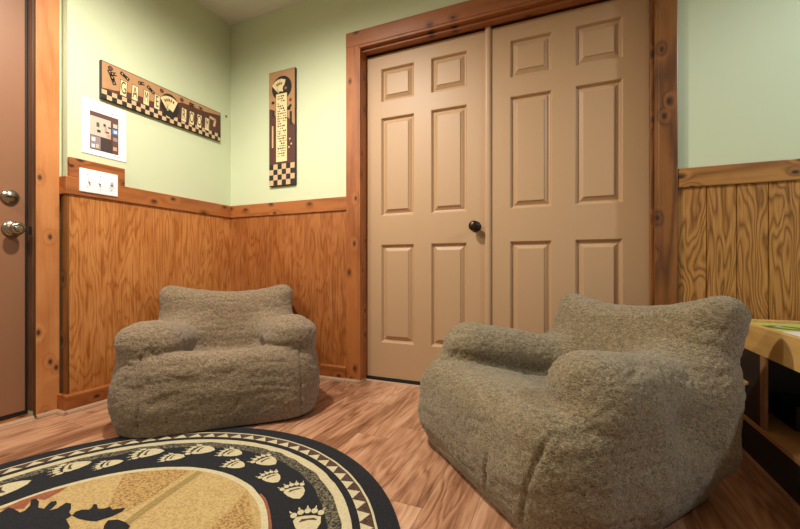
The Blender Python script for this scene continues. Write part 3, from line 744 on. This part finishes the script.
r = MB(); r.box((TX0+.022, TY0+.022, .470), (TX1-.022, TY1-.022, .488), 0, 0)
fr = (Vector((TX0, TY1-.87, .4882)), Vector((1, 0, 0)), Vector((0, 1, 0)), Vector((0, 0, 1)))
def track(pts, w, m, lv):
    for (x0, y0), (x1, y1) in zip(pts[:-1], pts[1:]):
        d = Vector((x1-x0, y1-y0)).normalized()*w/2; r.flat([(x0+d.y, y0-d.x), (x1+d.y, y1-d.x), (x1-d.y, y1+d.x), (x0-d.y, y0+d.x)], fr, lv, m)
T1 = [(.05 + k*.03, .73 + .045*math.sin(k*.75) - .012*k) for k in range(32)]
T2 = [(.05 + k*.03, .73 - .045*math.sin(k*.75) - .012*k) for k in range(32)]
track(T1, .032, 1, .0003); track(T2, .032, 1, .0006)
for k in range(6): r.flat(circ(.1+k*.126, .73-.05*k, .012, .01), fr, .0009, 2)
r.flat(rect(.09, .52, .11, .16, .2), fr, .0003, 2); r.flat(rect(.10, .36, .13, .14, .1), fr, .0003, 3); r.flat(rect(.4, .3, .3, .2, .4), fr, .0003, 1)
tp = tpart(r, 'table_top', [M['g_board'], M['g_dark'], M['g_pink'], M['g_blue']]); tp['label'] = 'green printed play surface'
for x_ in (TX0+.001, TX1-.019):
    for y_ in (TY1-.295, TY0+.26):
        r = MB(); r.box((x_, y_, .1421), (x_+.012, y_+.035, .398), 0, .003); tpart(r, 'leg', M['post'])
r = MB(); r.box((TX0, TY0+.05, .122), (TX1, TY1-.05, .142), 0, .002); tpart(r, 'lower_shelf', M['shelf'])
r = MB(); r.box((TX0+.006, TY0+.06, 0), (TX0+.03, TY1-.06, .122)); r.box((TX1-.03, TY0+.06, 0), (TX1-.006, TY1-.06, .122)); r.box((TX0+.03, TY1-.084, 0), (TX1-.03, TY1-.06, .122))
bp = tpart(r, 'plinth', M['black']); bp['label'] = 'black plinth below the shelf'
r = MB(); r.box((TX0+.03, TY1-.075, .142), (TX1-.03, TY1-.06, .398)); kp = tpart(r, 'back_panel', M['bin']); kp['label'] = 'dark back panel under the table top'
r = MB(); r.box((TX0+.002, TY1-.262, .1421), (TX0+.012, TY1-.01, .398)); kp = tpart(r, 'side_panel', M['bin']); kp['label'] = 'black panel behind the leg'
r = MB(); r.box((TX0-.010, -.27, .262), (TX0+.004, -.17, .278), 0, .005); kp = tpart(r, 'pull_handle', M['shelf']); kp['label'] = 'small wooden pull'

# things on the lower shelf
r = MB(); a, c = (3.00, -.36, .1422), (3.20, -.2, .225)
r.box(a, (c[0], c[1], .150), 0)
for q in (((a[0], a[1], .150), (c[0], a[1]+.006, .225)), ((a[0], c[1]-.006, .150), (c[0], c[1], .225)), ((a[0], a[1]+.006, .150), (a[0]+.006, c[1]-.006, .225)), ((c[0]-.006, a[1]+.006, .150), (c[0], c[1]-.006, .225))): r.box(*q, 0, .001)
tray = r.build('storage_bin', M['bin'], loc=(3.1, -.28, .1422)); tag(tray, 'black open storage bin on the shelf under the play table', 'bin')
r = MB()
r.box((3.06, -.505, .165), (3.24, -.425, .215), 0, .012); r.box((3.10, -.498, .213), (3.19, -.432, .25), 0, .012)
tc = empty('toy_car', (3.15, -.465, .1422)); tag(tc, 'red toy vehicle on the shelf under the play table', 'toy')
o = r.build('car_body', M['red'], tc); o.location = -Vector(tc.location)
for x_ in (3.095, 3.205):
    for y_, s_ in ((-.505, -1), (-.425, 1)):
        r = MB(); r.lathe([(.001, -.008), (.022, -.008), (.024, 0), (.022, .006), (.001, .006)], (x_, y_, .1665), (0, s_, 0), 20); o = r.build('wheel', M['bin'], tc); o.location = -Vector(tc.location)

# ------------------------------------------------------------------ lights, world, camera
def spot(loc, power, color, size, blend, radius, target=None):
    l = bpy.data.lights.new('ceiling_downlight', 'SPOT'); l.energy = power; l.color = color; l.spot_size = R(size); l.spot_blend = blend; l.shadow_soft_size = radius
    o = bpy.data.objects.new('ceiling_downlight', l); C.objects.link(o); o.location = loc
    if target is not None: o.rotation_euler = (Vector(target)-Vector(loc)).to_track_quat('-Z', 'Y').to_euler()
    return o
spot((1.0, -1.15, 2.42), 146, (1, .93, .82), 174, .8, .05)
spot((.35, -2.3, 2.42), 72, (1, .94, .84), 172, .45, .05)
spot((4.2, -.98, 2.42), 84, (.82, .92, 1.0), 172, .45, .06)
w = bpy.data.worlds.new('room_glow'); bpy.context.scene.world = w; w.use_nodes = True
bg = w.node_tree.nodes['Background']; bg.inputs['Color'].default_value = (1, .95, .88, 1); bg.inputs['Strength'].default_value = .2

cam = bpy.data.cameras.new('camera'); co = bpy.data.objects.new('camera', cam); C.objects.link(co)
co.location = (2.2616, -2.1381, .7089); co.rotation_euler = (R(90), 0, R(23.04))
cam.sensor_width = 36; cam.lens = 388.08/800*36; cam.shift_y = 3.65/800; cam.clip_start = .02
sc = bpy.context.scene; sc.camera = co
vs_ = sc.view_settings; sc.display_settings.display_device = 'sRGB'
vs_.view_transform = 'Standard'; vs_.look = 'None'; vs_.gamma = 1; vs_.use_curve_mapping = False; vs_.exposure = 0.2
sc.cycles.use_denoising = True
sc.cycles.max_bounces = 6
